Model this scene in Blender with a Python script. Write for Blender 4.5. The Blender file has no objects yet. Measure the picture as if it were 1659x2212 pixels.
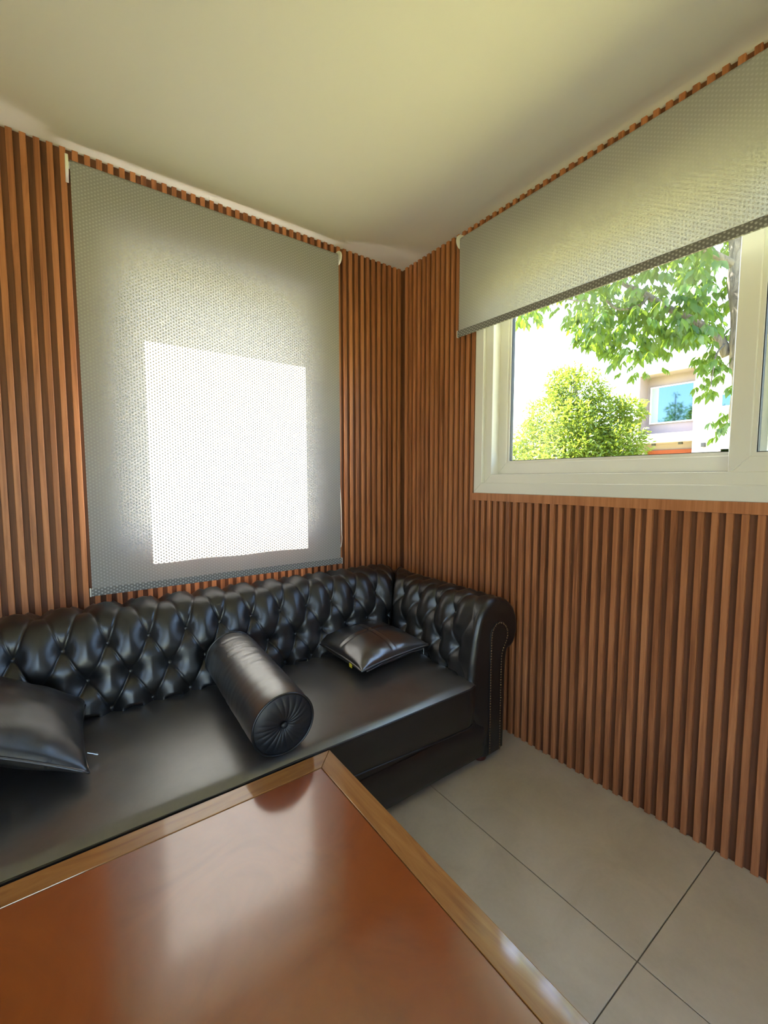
import bpy, bmesh, math, random
from mathutils import Vector, Matrix, noise
random.seed(11)
PI = math.pi
SC = bpy.context.scene
COL = SC.collection

# ------------------------------------------------------------------ camera
F_PX, IMG_W, IMG_H = 928.0, 1659, 2212
CAM = Vector((-1.6755, -2.1229, 1.2383))
YAW, PITCH = math.radians(54.06), math.radians(4.375)
cam_d = bpy.data.cameras.new('camera')
cam_d.sensor_fit = 'AUTO'
cam_d.sensor_width = 36.0
cam_d.lens = 36.0 * F_PX / IMG_H
cam_d.clip_start = 0.02
cam_d.clip_end = 300
cam = bpy.data.objects.new('camera', cam_d)
COL.objects.link(cam)
cam.location = CAM
cam.rotation_euler = (PI/2 - PITCH, 0, YAW - PI/2)
SC.camera = cam
FWD = Vector((math.cos(YAW)*math.cos(PITCH), math.sin(YAW)*math.cos(PITCH), -math.sin(PITCH)))
RGT = Vector((math.sin(YAW), -math.cos(YAW), 0))
UPV = RGT.cross(FWD)

def on_x(u, v, x):
    """the point of the vertical plane at x that lies in the direction of pixel u, v"""
    d = FWD + RGT*((u-IMG_W/2)/F_PX) - UPV*((v-IMG_H/2)/F_PX)
    return CAM + d*((x-CAM.x)/d.x)

def to_px(p):
    q = Vector(p)-CAM
    f = q.dot(FWD)
    if f < 0.05:
        return (-1, -1)
    return (IMG_W/2 + F_PX*q.dot(RGT)/f, IMG_H/2 - F_PX*q.dot(UPV)/f)

# ------------------------------------------------------------------ world, sun, exposure
SUN_TRAVEL = Vector((0.125, -1.0, -1.33)).normalized()
SUN_EL = math.asin(-SUN_TRAVEL.z)
w = bpy.data.worlds.new('sky')
SC.world = w
w.use_nodes = True
nt = w.node_tree
bg = nt.nodes['Background']
sky = nt.nodes.new('ShaderNodeTexSky')
sky.sky_type = 'NISHITA'
sky.sun_disc = False
sky.sun_elevation = SUN_EL
sky.sun_rotation = math.atan2(-SUN_TRAVEL.x, -SUN_TRAVEL.y)
sky.air_density = 1.0
sky.dust_density = 2.0
sky.ozone_density = 1.0
nt.links.new(sky.outputs[0], bg.inputs[0])
bg.inputs[1].default_value = 0.56
sd = bpy.data.lights.new('sun', 'SUN')
sd.energy = 17.5
sd.angle = math.radians(0.53)
sd.color = (1.0, 0.94, 0.85)
so = bpy.data.objects.new('sun', sd)
COL.objects.link(so)
so.location = (-3, 12, 16)
so.rotation_euler = SUN_TRAVEL.to_track_quat('-Z', 'Y').to_euler()
vs = SC.view_settings
vs.view_transform = 'Standard'
vs.look = 'None'
vs.gamma = 1.0
vs.use_curve_mapping = False
vs.exposure = 2.15
SC.cycles.max_bounces = 14
SC.cycles.diffuse_bounces = 6
SC.cycles.glossy_bounces = 4
SC.cycles.transmission_bounces = 8
SC.cycles.transparent_max_bounces = 12
SC.cycles.sample_clamp_indirect = 8.0
SC.cycles.use_denoising = True

# ------------------------------------------------------------------ materials
MATS = {}

class NT:
    def __init__(self, name):
        m = bpy.data.materials.new(name)
        m.use_nodes = True
        self.m, self.t = m, m.node_tree
        self.b = self.t.nodes['Principled BSDF']
        self.out = self.t.nodes['Material Output']
        MATS[name] = m
    def n(self, typ, **kw):
        x = self.t.nodes.new('ShaderNode' + typ)
        for k, v in kw.items():
            setattr(x, k, v)
        return x
    def l(self, a, b):
        self.t.links.new(a, b)
    def val(self, sock, v):
        if hasattr(v, 'is_linked') or isinstance(v, bpy.types.NodeSocket):
            self.l(v, sock)
        else:
            sock.default_value = v
    def math(self, op, a, b=None, clamp=False):
        x = self.n('Math', operation=op, use_clamp=clamp)
        self.val(x.inputs[0], a)
        if b is not None:
            self.val(x.inputs[1], b)
        return x.outputs[0]
    def mix(self, f, a, b, blend='MIX'):
        x = self.n('MixRGB', blend_type=blend)
        self.val(x.inputs[0], f); self.val(x.inputs[1], a); self.val(x.inputs[2], b)
        return x.outputs[0]
    def pos(self, scale=(1, 1, 1), kind='world'):
        if kind == 'world':
            s = self.n('NewGeometry').outputs['Position']
        else:
            s = self.n('TexCoord').outputs['Object']
        mp = self.n('Mapping')
        mp.inputs['Scale'].default_value = scale
        self.l(s, mp.inputs[0])
        return mp.outputs[0]
    def noise(self, vec, scale, detail=4, rough=0.55, dist=0.0):
        x = self.n('TexNoise')
        self.l(vec, x.inputs['Vector'])
        x.inputs['Scale'].default_value = scale
        x.inputs['Detail'].default_value = detail
        x.inputs['Roughness'].default_value = rough
        x.inputs['Distortion'].default_value = dist
        return x.outputs['Fac']
    def ramp(self, f, stops):
        x = self.n('ValToRGB')
        e = x.color_ramp.elements
        while len(e) < len(stops):
            e.new(0.5)
        for el, (p, c) in zip(e, stops):
            el.position = p
            el.color = c if len(c) == 4 else (*c, 1)
        self.l(f, x.inputs[0])
        return x.outputs[0]
    def bump(self, h, strength, distance, normal=None):
        x = self.n('Bump')
        x.inputs['Strength'].default_value = strength
        x.inputs['Distance'].default_value = distance
        self.l(h, x.inputs['Height'])
        if normal is not None:
            self.l(normal, x.inputs['Normal'])
        return x.outputs[0]
    def set(self, **kw):
        for k, v in kw.items():
            self.val(self.b.inputs[k.replace('_', ' ')], v)

def c3(r, g, b):
    return (r, g, b, 1)

def simple(name, col, rough=0.5, **kw):
    t = NT(name)
    t.set(Base_Color=c3(*col), Roughness=rough, **kw)
    return t.m

def wood_slat(name, lo, mid, hi, rough=0.42, var=0.22):
    t = NT(name)
    p = t.pos((1, 1, 0.045))
    n1 = t.noise(p, 34, 6, 0.6, 1.4)
    p2 = t.pos((1, 1, 0.02))
    n2 = t.noise(p2, 190, 3, 0.6, 0.3)
    rnd = t.n('ObjectInfo').outputs['Random']
    f = t.math('ADD', t.math('MULTIPLY', t.math('SUBTRACT', n1, 0.5), 0.95), t.math('MULTIPLY', n2, 0.34))
    f = t.math('ADD', f, 0.385)
    f = t.math('ADD', f, t.math('MULTIPLY', t.math('SUBTRACT', rnd, 0.5), var))
    col = t.ramp(f, [(0.28, lo), (0.55, mid), (0.85, hi)])
    t.set(Base_Color=col, Roughness=rough, Specular_IOR_Level=0.35)
    t.set(Normal=t.bump(n2, 0.12, 0.001))
    return t.m

WOOD = wood_slat('slat_wood', (0.19, 0.064, 0.025), (0.38, 0.142, 0.056), (0.54, 0.228, 0.098))
WOODBACK = wood_slat('slat_backing_wood', (0.085, 0.031, 0.014), (0.145, 0.054, 0.024), (0.21, 0.083, 0.038), 0.55, 0.0)

def m_paint(name, col, rough=0.85, bump=0.15):
    t = NT(name)
    n1 = t.noise(t.pos(), 260, 3)
    n2 = t.noise(t.pos(), 1.3, 3)
    k = t.mix(n2, c3(*[c*0.97 for c in col]), c3(*col))
    t.set(Base_Color=k, Roughness=rough, Normal=t.bump(n1, bump, 0.001))
    return t.m
PAINT = m_paint('ceiling_paint', (0.83, 0.80, 0.75))
PLASTER = m_paint('white_plaster', (0.76, 0.73, 0.66))
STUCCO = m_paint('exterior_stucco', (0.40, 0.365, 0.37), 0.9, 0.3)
STUCCO_PINK_SHADE = m_paint('shaded_recess_stucco', (0.30, 0.235, 0.235), 0.9, 0.3)  # recess shade put into the colour: darker, pinker stucco

def m_tile():
    t = NT('floor_tile')
    n1 = t.noise(t.pos(), 5.0, 6, 0.6, 0.6)
    n2 = t.noise(t.pos(), 90, 3)
    rnd = t.n('ObjectInfo').outputs['Random']
    f = t.math('ADD', n1, t.math('MULTIPLY', t.math('SUBTRACT', rnd, 0.5), 0.12))
    f = t.math('ADD', f, t.math('MULTIPLY', t.math('SUBTRACT', n2, 0.5), 0.2))
    t.set(Base_Color=t.ramp(f, [(0.3, (0.47, 0.40, 0.30)), (0.6, (0.56, 0.48, 0.37)), (0.85, (0.62, 0.54, 0.43))]), Roughness=0.42)
    return t.m
TILE = m_tile()
GROUT = simple('grout', (0.24, 0.205, 0.16), 0.9)
PVC = simple('white_pvc', (0.74, 0.715, 0.66), 0.32)
GASKET = simple('black_gasket', (0.012, 0.012, 0.013), 0.6)
WHITEPLASTIC = simple('white_plastic', (0.78, 0.77, 0.70), 0.35)
ALU = simple('aluminium', (0.55, 0.56, 0.58), 0.35, Metallic=0.9)
BRASS = simple('antique_brass', (0.20, 0.13, 0.07), 0.38, Metallic=0.9)
NICKEL = simple('nickel', (0.75, 0.73, 0.68), 0.22, Metallic=1.0)
FOOTWOOD = simple('mahogany', (0.07, 0.014, 0.008), 0.3)
YELLOWTAG = simple('yellow_cloth', (0.75, 0.60, 0.03), 0.8)

def m_leather(name, dark, worn, wear=0.35, rough=0.34, bmp=0.05, coat=0.35, cior=1.6, spec=0.6, cr=-0.06, mott=0.3):
    t = NT(name)
    p = t.pos()
    big = t.noise(p, 5.5, 5, 0.55, 0.8)
    mid = t.noise(p, 26, 6, 0.7, 1.2)
    v = t.n('TexVoronoi', feature='DISTANCE_TO_EDGE')
    t.l(p, v.inputs['Vector']); v.inputs['Scale'].default_value = 420
    f = t.math('MULTIPLY', t.math('ADD', t.math('MULTIPLY', big, 0.7), t.math('MULTIPLY', mid, 0.5)), 1.0)
    f = t.math('SUBTRACT', f, 0.6 - wear*0.25, True)
    f = t.math('MULTIPLY', f, 2.2, True)
    t.set(Base_Color=t.mix(f, c3(*dark), c3(*worn)))
    r = t.math('ADD', rough-0.05, t.math('MULTIPLY', mid, 0.10))
    r = t.math('ADD', r, t.math('MULTIPLY', f, 0.10))
    t.set(Roughness=r, Specular_IOR_Level=spec, Coat_Weight=coat, Coat_IOR=cior)
    t.set(Coat_Roughness=t.math('ADD', rough+cr-0.13*mott, t.math('MULTIPLY', big, 0.26*mott)))
    n0 = t.bump(t.noise(p, 16, 5, 0.6, 1.0), bmp*2.2, 0.008)
    n0 = t.bump(mid, bmp, 0.003, n0)
    t.set(Normal=t.bump(v.outputs['Distance'], 0.10, 0.0008, n0))
    return t.m
LEATHER = m_leather('black_leather', (0.008, 0.0078, 0.0076), (0.020, 0.0175, 0.016), 0.2, 0.34, 0.03, 0.0, 1.5, 0.70)
SEATLEATHER = m_leather('worn_seat_leather', (0.016, 0.0150, 0.0138), (0.070, 0.061, 0.052), 0.60, 0.46, 0.035, 1.0, 2.25, 0.5, -0.15, 0.2)
BOLSTERLEATHER = m_leather('bolster_leather', (0.012, 0.0110, 0.0105), (0.045, 0.039, 0.035), 0.5, 0.36, 0.06, 1.0, 2.5, 0.8, -0.04, 0.3)
PILLOWLEATHER = m_leather('pillow_leather', (0.010, 0.009, 0.0085), (0.032, 0.024, 0.021), 0.45, 0.35, 0.012, 0.9, 1.9, 0.8, -0.13)
CREASED = m_leather('creased_cushion_leather', (0.010, 0.0095, 0.009), (0.030, 0.026, 0.023), 0.4, 0.36, 0.06, 0.5, 1.6, 0.6, -0.03)
VELVET = m_leather('pleated_end_leather', (0.007, 0.007, 0.008), (0.010, 0.010, 0.011), 0.1, 0.5, 0.03, 0.0)

def m_table(name, lo, mid, hi, rough, axis, crough=0.12, cior=2.5):
    t = NT(name)
    s = (1, 1, 1)
    if axis == 'x': s = (0.12, 1, 1)
    if axis == 'y': s = (1, 0.12, 1)
    n1 = t.noise(t.pos(s), 26 if axis else 4.0, 6, 0.6, 1.6)
    n2 = t.noise(t.pos(), 3.0, 4, 0.6, 0.5)
    n3 = t.noise(t.pos(), 170, 3)
    t.set(Base_Color=t.ramp(n1, [(0.25, lo), (0.5, mid), (0.78, hi)]))
    r = t.math('ADD', rough-0.04, t.math('MULTIPLY', n2, 0.08))
    t.set(Roughness=r, Coat_Weight=1.0, Coat_Roughness=crough, Coat_IOR=cior, Specular_IOR_Level=0.4)
    t.set(Normal=t.bump(n3, 0.05, 0.0006))
    return t.m
TABLEPANEL = m_table('table_panel_lacquer', (0.20, 0.034, 0.0015), (0.255, 0.047, 0.002), (0.30, 0.062, 0.003), 0.37, None)
TABLERAIL_X = m_table('table_rail_wood_x', (0.20, 0.070, 0.014), (0.33, 0.135, 0.030), (0.44, 0.20, 0.055), 0.42, 'x', 0.075, 1.8)
TABLERAIL_Y = m_table('table_rail_wood_y', (0.20, 0.070, 0.014), (0.33, 0.135, 0.030), (0.44, 0.20, 0.055), 0.42, 'y', 0.075, 1.8)

def m_fabric(name, haxis, body_t=0.094, body_r=0.225, dot_t=0.003, dot_r=0.40, open_=0.0, back_r=0.62):
    """roller blind cloth: woven dots are denser, so paler in front light and darker against the sun"""
    t = NT(name)
    sep = t.n('SeparateXYZ')
    t.l(t.n('NewGeometry').outputs['Position'], sep.inputs[0])
    hx = sep.outputs[0] if haxis == 'x' else sep.outputs[1]
    pu, pv = 0.0104, 0.0136
    u = t.math('DIVIDE', hx, pu)
    col_i = t.math('FLOOR', u)
    fu = t.math('SUBTRACT', t.math('SUBTRACT', u, col_i), 0.5)
    odd = t.math('ABSOLUTE', t.math('MODULO', col_i, 2.0))
    v = t.math('ADD', t.math('DIVIDE', sep.outputs[2], pv), t.math('MULTIPLY', odd, 0.5))
    fv = t.math('SUBTRACT', t.math('SUBTRACT', v, t.math('FLOOR', v)), 0.5)
    du = t.math('MULTIPLY', fu, pu); dv = t.math('MULTIPLY', fv, pv)
    r2 = t.math('ADD', t.math('MULTIPLY', du, du), t.math('MULTIPLY', dv, dv))
    r = t.math('SQRT', r2)
    m = t.math('MULTIPLY', t.math('SUBTRACT', 0.0037, r), 1/0.0010)
    cl = t.n('Clamp'); t.l(m, cl.inputs[0]); m = cl.outputs[0]
    dif = t.n('BsdfDiffuse'); tr = t.n('BsdfTranslucent'); ad = t.n('AddShader')
    front = t.mix(m, c3(body_r, body_r*0.97, body_r*0.93), c3(dot_r, dot_r*0.98, dot_r*0.95))
    # white backing added on the window side to bounce light past the blind
    t.l(t.mix(t.n('NewGeometry').outputs['Backfacing'], front, c3(back_r, back_r, back_r*0.97)), dif.inputs[0])
    t.l(t.mix(m, c3(body_t, body_t*0.98, body_t*0.96), c3(dot_t, dot_t*0.98, dot_t*0.96)), tr.inputs[0])
    t.l(dif.outputs[0], ad.inputs[0]); t.l(tr.outputs[0], ad.inputs[1])
    if open_ > 0:
        tp = t.n('BsdfTransparent'); mx = t.n('MixShader')
        mx.inputs[0].default_value = open_
        t.l(ad.outputs[0], mx.inputs[1]); t.l(tp.outputs[0], mx.inputs[2])
        res = mx.outputs[0]
    else:
        res = ad.outputs[0]
    t.l(res, t.out.inputs[0])
    return t.m
FABRIC_X = m_fabric('blind_fabric_x', 'x')
FABRIC_Y_LIT = m_fabric('blind_fabric_y_lit', 'y', 0.12, 0.27, 0.03, 0.42)  # same cloth, reflectance and transmission raised to stand for stronger backlight
HEM_X = m_fabric('blind_hem_x', 'x', 0.02, 0.17, 0.01, 0.40, 0)
HEM_Y = m_fabric('blind_hem_y', 'y', 0.02, 0.17, 0.01, 0.40, 0)

def m_glass(name, tint, refl=1.0):
    t = NT(name)
    tr = t.n('BsdfTransparent'); gl = t.n('BsdfGlossy'); mx = t.n('MixShader')
    tr.inputs[0].default_value = c3(*tint)
    gl.inputs['Roughness'].default_value = 0.0
    fc = t.n('LayerWeight').outputs['Facing']          # Schlick, the same from both faces of the pane
    sch = t.math('ADD', 0.04, t.math('MULTIPLY', t.math('POWER', fc, 5.0), 0.9))
    t.l(t.math('MULTIPLY', sch, refl), mx.inputs[0])
    t.l(tr.outputs[0], mx.inputs[1]); t.l(gl.outputs[0], mx.inputs[2])
    t.l(mx.outputs[0], t.out.inputs[0])
    return t.m
GLASS = m_glass('clear_glass', (0.96, 0.97, 0.965))
GLASS_TINT = m_glass('tinted_glass', (0.88, 0.90, 0.885))
t_ = NT('coated_window_glass')
t_.set(Base_Color=c3(0.07, 0.115, 0.16), Metallic=1.0, Roughness=0.03)
COATED = t_.m

def m_leaf(name, c_lo, c_hi, trans):
    t = NT(name)
    n1 = t.noise(t.pos(), 2.2, 3)
    n2 = t.noise(t.pos(), 14, 2)
    f = t.math('ADD', t.math('MULTIPLY', n1, 0.6), t.math('MULTIPLY', n2, 0.5))
    col = t.ramp(f, [(0.35, c_lo), (0.75, c_hi)])
    dif = t.n('BsdfDiffuse'); tr = t.n('BsdfTranslucent'); mx = t.n('MixShader')
    gl = t.n('BsdfGlossy'); mx2 = t.n('MixShader')
    gl.inputs['Roughness'].default_value = 0.4
    t.l(col, dif.inputs[0])
    t.l(t.mix(0.5, col, c3(*trans)), tr.inputs[0])
    mx.inputs[0].default_value = 0.5
    t.l(dif.outputs[0], mx.inputs[1]); t.l(tr.outputs[0], mx.inputs[2])
    mx2.inputs[0].default_value = 0.03
    t.l(mx.outputs[0], mx2.inputs[1]); t.l(gl.outputs[0], mx2.inputs[2])
    t.l(mx2.outputs[0], t.out.inputs[0])
    return t.m
LEAF_NEAR = m_leaf('ash_leaf', (0.020, 0.070, 0.012), (0.050, 0.118, 0.016), (0.17, 0.22, 0.010))
LEAF_FAR = m_leaf('garden_tree_leaf', (0.055, 0.115, 0.012), (0.14, 0.20, 0.022), (0.32, 0.36, 0.03))
LEAF_CONIFER = m_leaf('conifer_leaf', (0.10, 0.21, 0.06), (0.18, 0.33, 0.09), (0.25, 0.4, 0.08))

def m_bark():
    t = NT('bark')
    n1 = t.noise(t.pos((1, 1, 0.25)), 22, 6, 0.65, 1.5)
    t.set(Base_Color=t.ramp(n1, [(0.35, (0.055, 0.042, 0.032)), (0.7, (0.20, 0.165, 0.125))]), Roughness=0.9,
          Normal=t.bump(n1, 0.7, 0.03))
    return t.m
BARK = m_bark()
def m_grass():
    t = NT('lawn_grass')
    n1 = t.noise(t.pos(), 0.6, 5)
    n2 = t.noise(t.pos(), 30, 3)
    f = t.math('ADD', t.math('MULTIPLY', n1, 0.6), t.math('MULTIPLY', n2, 0.4))
    t.set(Base_Color=t.ramp(f, [(0.3, (0.28, 0.27, 0.09)), (0.7, (0.45, 0.43, 0.18))]), Roughness=0.9)
    return t.m
GRASS = m_grass()
DOORWOOD = wood_slat('orange_door_wood', (0.17, 0.030, 0.007), (0.24, 0.045, 0.010), (0.28, 0.06, 0.015), 0.5, 0.0)
DARKMETAL = simple('dark_metal', (0.03, 0.03, 0.035), 0.5)

# ------------------------------------------------------------------ mesh helpers
class MB:
    def __init__(self):
        self.v, self.f = [], []
    def box(self, x0, x1, y0, y1, z0, z1):
        o = len(self.v)
        for x in (x0, x1):
            for y in (y0, y1):
                for z in (z0, z1):
                    self.v.append((x, y, z))
        for q in ((0, 1, 3, 2), (4, 6, 7, 5), (0, 4, 5, 1), (2, 3, 7, 6), (0, 2, 6, 4), (1, 5, 7, 3)):
            self.f.append(tuple(o+i for i in q))
        return self
    def prism(self, pts2, axis, a0, a1):
        """closed 2-D outline swept along one axis"""
        o, n = len(self.v), len(pts2)
        for a in (a0, a1):
            for p, q in pts2:
                self.v.append({'x': (a, p, q), 'y': (p, a, q), 'z': (p, q, a)}[axis])
        self.f.append(tuple(o+i for i in range(n)))
        self.f.append(tuple(o+n+i for i in reversed(range(n))))
        for i in range(n):
            j = (i+1) % n
            self.f.append((o+i, o+n+i, o+n+j, o+j))
        return self
    def tube(self, pts, rad, seg=10, closed=False, caps=True):
        pts = [Vector(p) for p in pts]
        n = len(pts)
        rads = rad if isinstance(rad, (list, tuple)) else [rad]*n
        o = len(self.v)
        prev = None
        for i, p in enumerate(pts):
            if closed:
                d = pts[(i+1) % n]-pts[i-1]
            else:
                d = pts[min(i+1, n-1)]-pts[max(i-1, 0)]
            d.normalize()
            if prev is None:
                prev = d.orthogonal().normalized()
            a = (prev - d*prev.dot(d)).normalized()
            prev = a
            b = d.cross(a)
            for k in range(seg):
                t = 2*PI*k/seg
                self.v.append(tuple(p + (a*math.cos(t)+b*math.sin(t))*rads[i]))
        m = n if closed else n-1
        for i in range(m):
            for k in range(seg):
                k2 = (k+1) % seg
                i2 = (i+1) % n
                self.f.append((o+i*seg+k, o+i*seg+k2, o+i2*seg+k2, o+i2*seg+k))
        if caps and not closed:
            self.f.append(tuple(o+k for k in reversed(range(seg))))
            self.f.append(tuple(o+(n-1)*seg+k for k in range(seg)))
        return self
    def lathe(self, prof, centre, axis=(0, 0, 1), seg=20):
        """prof: (radius, height) pairs round an axis"""
        ax = Vector(axis).normalized()
        a = ax.orthogonal().normalized(); b = ax.cross(a)
        c = Vector(centre)
        o = len(self.v)
        for r, h in prof:
            for k in range(seg):
                t = 2*PI*k/seg
                self.v.append(tuple(c + ax*h + (a*math.cos(t)+b*math.sin(t))*max(r, 1e-5)))
        for i in range(len(prof)-1):
            for k in range(seg):
                k2 = (k+1) % seg
                self.f.append((o+i*seg+k, o+i*seg+k2, o+(i+1)*seg+k2, o+(i+1)*seg+k))
        self.f.append(tuple(o+k for k in reversed(range(seg))))
        self.f.append(tuple(o+(len(prof)-1)*seg+k for k in range(seg)))
        return self
    def mesh(self, name, mat, smooth=False, bevel=0.0, segs=2, fix=True):
        me = bpy.data.meshes.new(name)
        me.from_pydata(self.v, [], self.f)
        if fix or bevel:
            bm = bmesh.new(); bm.from_mesh(me)
            if bevel:
                bmesh.ops.bevel(bm, geom=list(bm.edges), offset=bevel, segments=segs, affect='EDGES', profile=0.6)
            bmesh.ops.recalc_face_normals(bm, faces=bm.faces)
            bm.to_mesh(me); bm.free()
        if smooth:
            me.polygons.foreach_set('use_smooth', [True]*len(me.polygons))
        me.materials.append(mat)
        me.update()
        return me
    def obj(self, name, mat, parent=None, smooth=False, bevel=0.0, segs=2, fix=True):
        return link(name, self.mesh(name, mat, smooth, bevel, segs, fix), parent)

def link(name, me, parent=None, loc=None, rot=None):
    o = bpy.data.objects.new(name, me)
    COL.objects.link(o)
    if parent is not None:
        o.parent = parent
        o.matrix_parent_inverse = Matrix.Translation(-Vector(parent_loc(parent)))
    if loc is not None: o.location = loc
    if rot is not None: o.rotation_euler = rot
    return o

def parent_loc(p):
    """world position of an unrotated parent chain (children keep world coordinates)"""
    return p.get('_w', (0, 0, 0))

def empty(name, loc):
    o = bpy.data.objects.new(name, None)
    COL.objects.link(o)
    o.location = loc
    o.empty_display_size = 0.1
    o['_w'] = tuple(loc)
    return o

def tag(o, label=None, cat=None, group=None, kind=None):
    if label: o['label'] = label
    if cat: o['category'] = cat
    if group: o['group'] = group
    if kind: o['kind'] = kind
    return o

def lerp(a, b, t): return a+(b-a)*t
def sstep(a, b, x):
    t = min(1, max(0, (x-a)/(b-a)))
    return t*t*(3-2*t)

# ------------------------------------------------------------------ the room shell
H = 2.5
XL, YR = -3.75, -3.45          # far side of the room, out of view
W1 = dict(x0=-1.50, x1=-0.65, z0=0.973, z1=2.19)      # opening behind the long blind (wall_left)
W2 = dict(y0=-2.62, y1=-0.60, z0=1.168, z1=2.28)      # opening of the sliding window (wall_right)
FILL_DOOR = dict(x0=-3.0, x1=-1.6, z1=2.1)                 # unseen glazed door, added to let in fill daylight
FILL_WIN = dict(y0=-3.25, y1=-2.2, z0=0.6, z1=2.2)        # unseen window, added for fill daylight on the right wall

def holed(horizontal, a0, a1, t0, t1, hole, z0=-0.1, z1=H+0.15):
    """a wall along x or y with one rectangular opening"""
    h0, h1, hz0, hz1 = hole
    m = MB()
    def b(p, q, za, zb):
        if q-p < 1e-4 or zb-za < 1e-4: return
        if horizontal == 'x': m.box(p, q, t0, t1, za, zb)
        else: m.box(t0, t1, p, q, za, zb)
    b(a0, h0, z0, z1); b(h1, a1, z0, z1); b(h0, h1, z0, hz0); b(h0, h1, hz1, z1)
    return m

def struct(o, label, cat):
    return tag(o, label, cat, kind='structure')

ceiling = struct(MB().box(XL-0.28, 0.28, YR-0.28, 0.28, H, H+0.17).obj('ceiling', PAINT), 'smooth off-white plaster ceiling', 'ceiling')
wall_left = struct(holed('x', XL-0.2, 0.2, 0.013, 0.20, (W1['x0'], W1['x1'], W1['z0'], W1['z1'])).obj('wall_left', WOODBACK),
                   'wall of vertical brown wood slats behind the leather sofa', 'wall')
wall_right = struct(holed('y', YR-0.2, 0.013, 0.013, 0.20, (W2['y0'], W2['y1'], W2['z0'], W2['z1'])).obj('wall_right', WOODBACK),
                    'wall of vertical brown wood slats around the sliding window', 'wall')
wall_rear = struct(holed('x', XL-0.2, 0.2, YR-0.2, YR, (FILL_DOOR['x0'], FILL_DOOR['x1'], -0.1, FILL_DOOR['z1'])).obj('wall_rear', WOODBACK),
                   'brown wooden wall with the added fill-light door', 'wall')
wall_side = struct(holed('y', YR, 0.013, XL-0.2, XL, (FILL_WIN['y0'], FILL_WIN['y1'], FILL_WIN['z0'], FILL_WIN['z1'])).obj('wall_side', WOODBACK),
                   'brown wooden wall facing the sliding window', 'wall')
floor = struct(MB().box(XL-0.15, 0.15, YR-0.15, 0.15, -0.16, -0.004).obj('floor', GROUT), 'floor of large beige porcelain tiles with thin grey joints', 'floor')

# floor tiles, 0.6 x 1.2 m, joints found at x = -0.552 and y = -1.684
GAP = 0.0026
tile_mesh = {}
def tile(x0, x1, y0, y1):
    k = (round(x1-x0, 3), round(y1-y0, 3))
    if k not in tile_mesh:
        hx, hy = k[0]/2, k[1]/2
        tile_mesh[k] = MB().box(-hx, hx, -hy, hy, -0.0035, 0.0).mesh('tile', TILE, bevel=0.0008, segs=1)
    link('tile', tile_mesh[k], floor, ((x0+x1)/2, (y0+y1)/2, 0))
xs = [XL] + [v for v in (-0.552-0.6*i for i in range(6, -1, -1)) if v > XL] + [0.013]
ys = [YR] + [v for v in (-1.684+1.2*i for i in range(-2, 2)) if YR < v < 0] + [0.013]
for i in range(len(xs)-1):
    for j in range(len(ys)-1):
        tile(xs[i]+GAP/2, xs[i+1]-GAP/2, ys[j]+GAP/2, ys[j+1]-GAP/2)

# slats: pitch 38.9 mm, 19.5 mm wide, 13 mm proud of the backing
PITCHS, SW, SD = 0.0389, 0.0195, 0.013
slat_mesh = {}
def slat(parent, horizontal, c, z0, z1):
    k = (horizontal, round(z1-z0, 4))
    if k not in slat_mesh:
        h = z1-z0
        m = MB()
        if horizontal == 'x':
            b = 0.0016
            pts = [(-SW/2, SD), (-SW/2, b), (-SW/2+b, 0), (SW/2-b, 0), (SW/2, b), (SW/2, SD)]
            m.prism(pts, 'z', 0, h)
        else:
            b = 0.0016
            pts = [(SD, -SW/2), (b, -SW/2), (0, -SW/2+b), (0, SW/2-b), (b, SW/2), (SD, SW/2)]
            m.prism(pts, 'z', 0, h)
        slat_mesh[k] = m.mesh('slat', WOOD)
    loc = (c, 0, z0) if horizontal == 'x' else (0, c, z0)
    link('slat', slat_mesh[k], parent, loc)
k = 0
while True:
    c = -0.0535 - PITCHS*k
    k += 1
    if c < XL+0.02: break
    if W1['x0']-0.012 < c < W1['x1']+0.012:
        slat(wall_left, 'x', c, 0, W1['z0']); slat(wall_left, 'x', c, W1['z1'], H)
    else:
        slat(wall_left, 'x', c, 0, H)
slat(wall_left, 'x', -0.0195, 0, H)
k = 0
while True:
    c = -0.036 - PITCHS*k
    k += 1
    if c < YR+0.02: break
    if W2['y0']-0.012 < c < W2['y1']+0.004:
        slat(wall_right, 'y', c, 0, 1.13); slat(wall_right, 'y', c, W2['z1'], H)
    else:
        slat(wall_right, 'y', c, 0, H)
# wooden strip that closes the slats under the sliding window
trim = struct(MB().box(-0.004, 0.03, W2['y0']-0.01, -0.592, 1.1305, 1.168).obj('trim_1', WOOD, bevel=0.0015),
              'horizontal brown wood strip under the sliding window', 'trim')

# ------------------------------------------------------------------ windows
def mitred(m, pl, a0, a1, b0, b1, w, t0, t1):
    """picture-frame ring (w wide) in the plane 'x' (a=y, b=z) or 'y' (a=x, b=z), depth t0..t1, four mitred members"""
    def quad(p):
        o = len(m.v)
        for t in (t0, t1):
            for a, b in p:
                m.v.append((t, a, b) if pl == 'x' else (a, t, b))
        n = 4
        m.f.append(tuple(o+i for i in range(n))); m.f.append(tuple(o+n+i for i in reversed(range(n))))
        for i in range(n):
            j = (i+1) % n
            m.f.append((o+i, o+n+i, o+n+j, o+j))
    O = [(a0, b0), (a1, b0), (a1, b1), (a0, b1)]
    I = [(a0+w, b0+w), (a1-w, b0+w), (a1-w, b1-w), (a0+w, b1-w)]
    for i in range(4):
        j = (i+1) % 4
        quad([O[i], O[j], I[j], I[i]])
    return m

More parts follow.
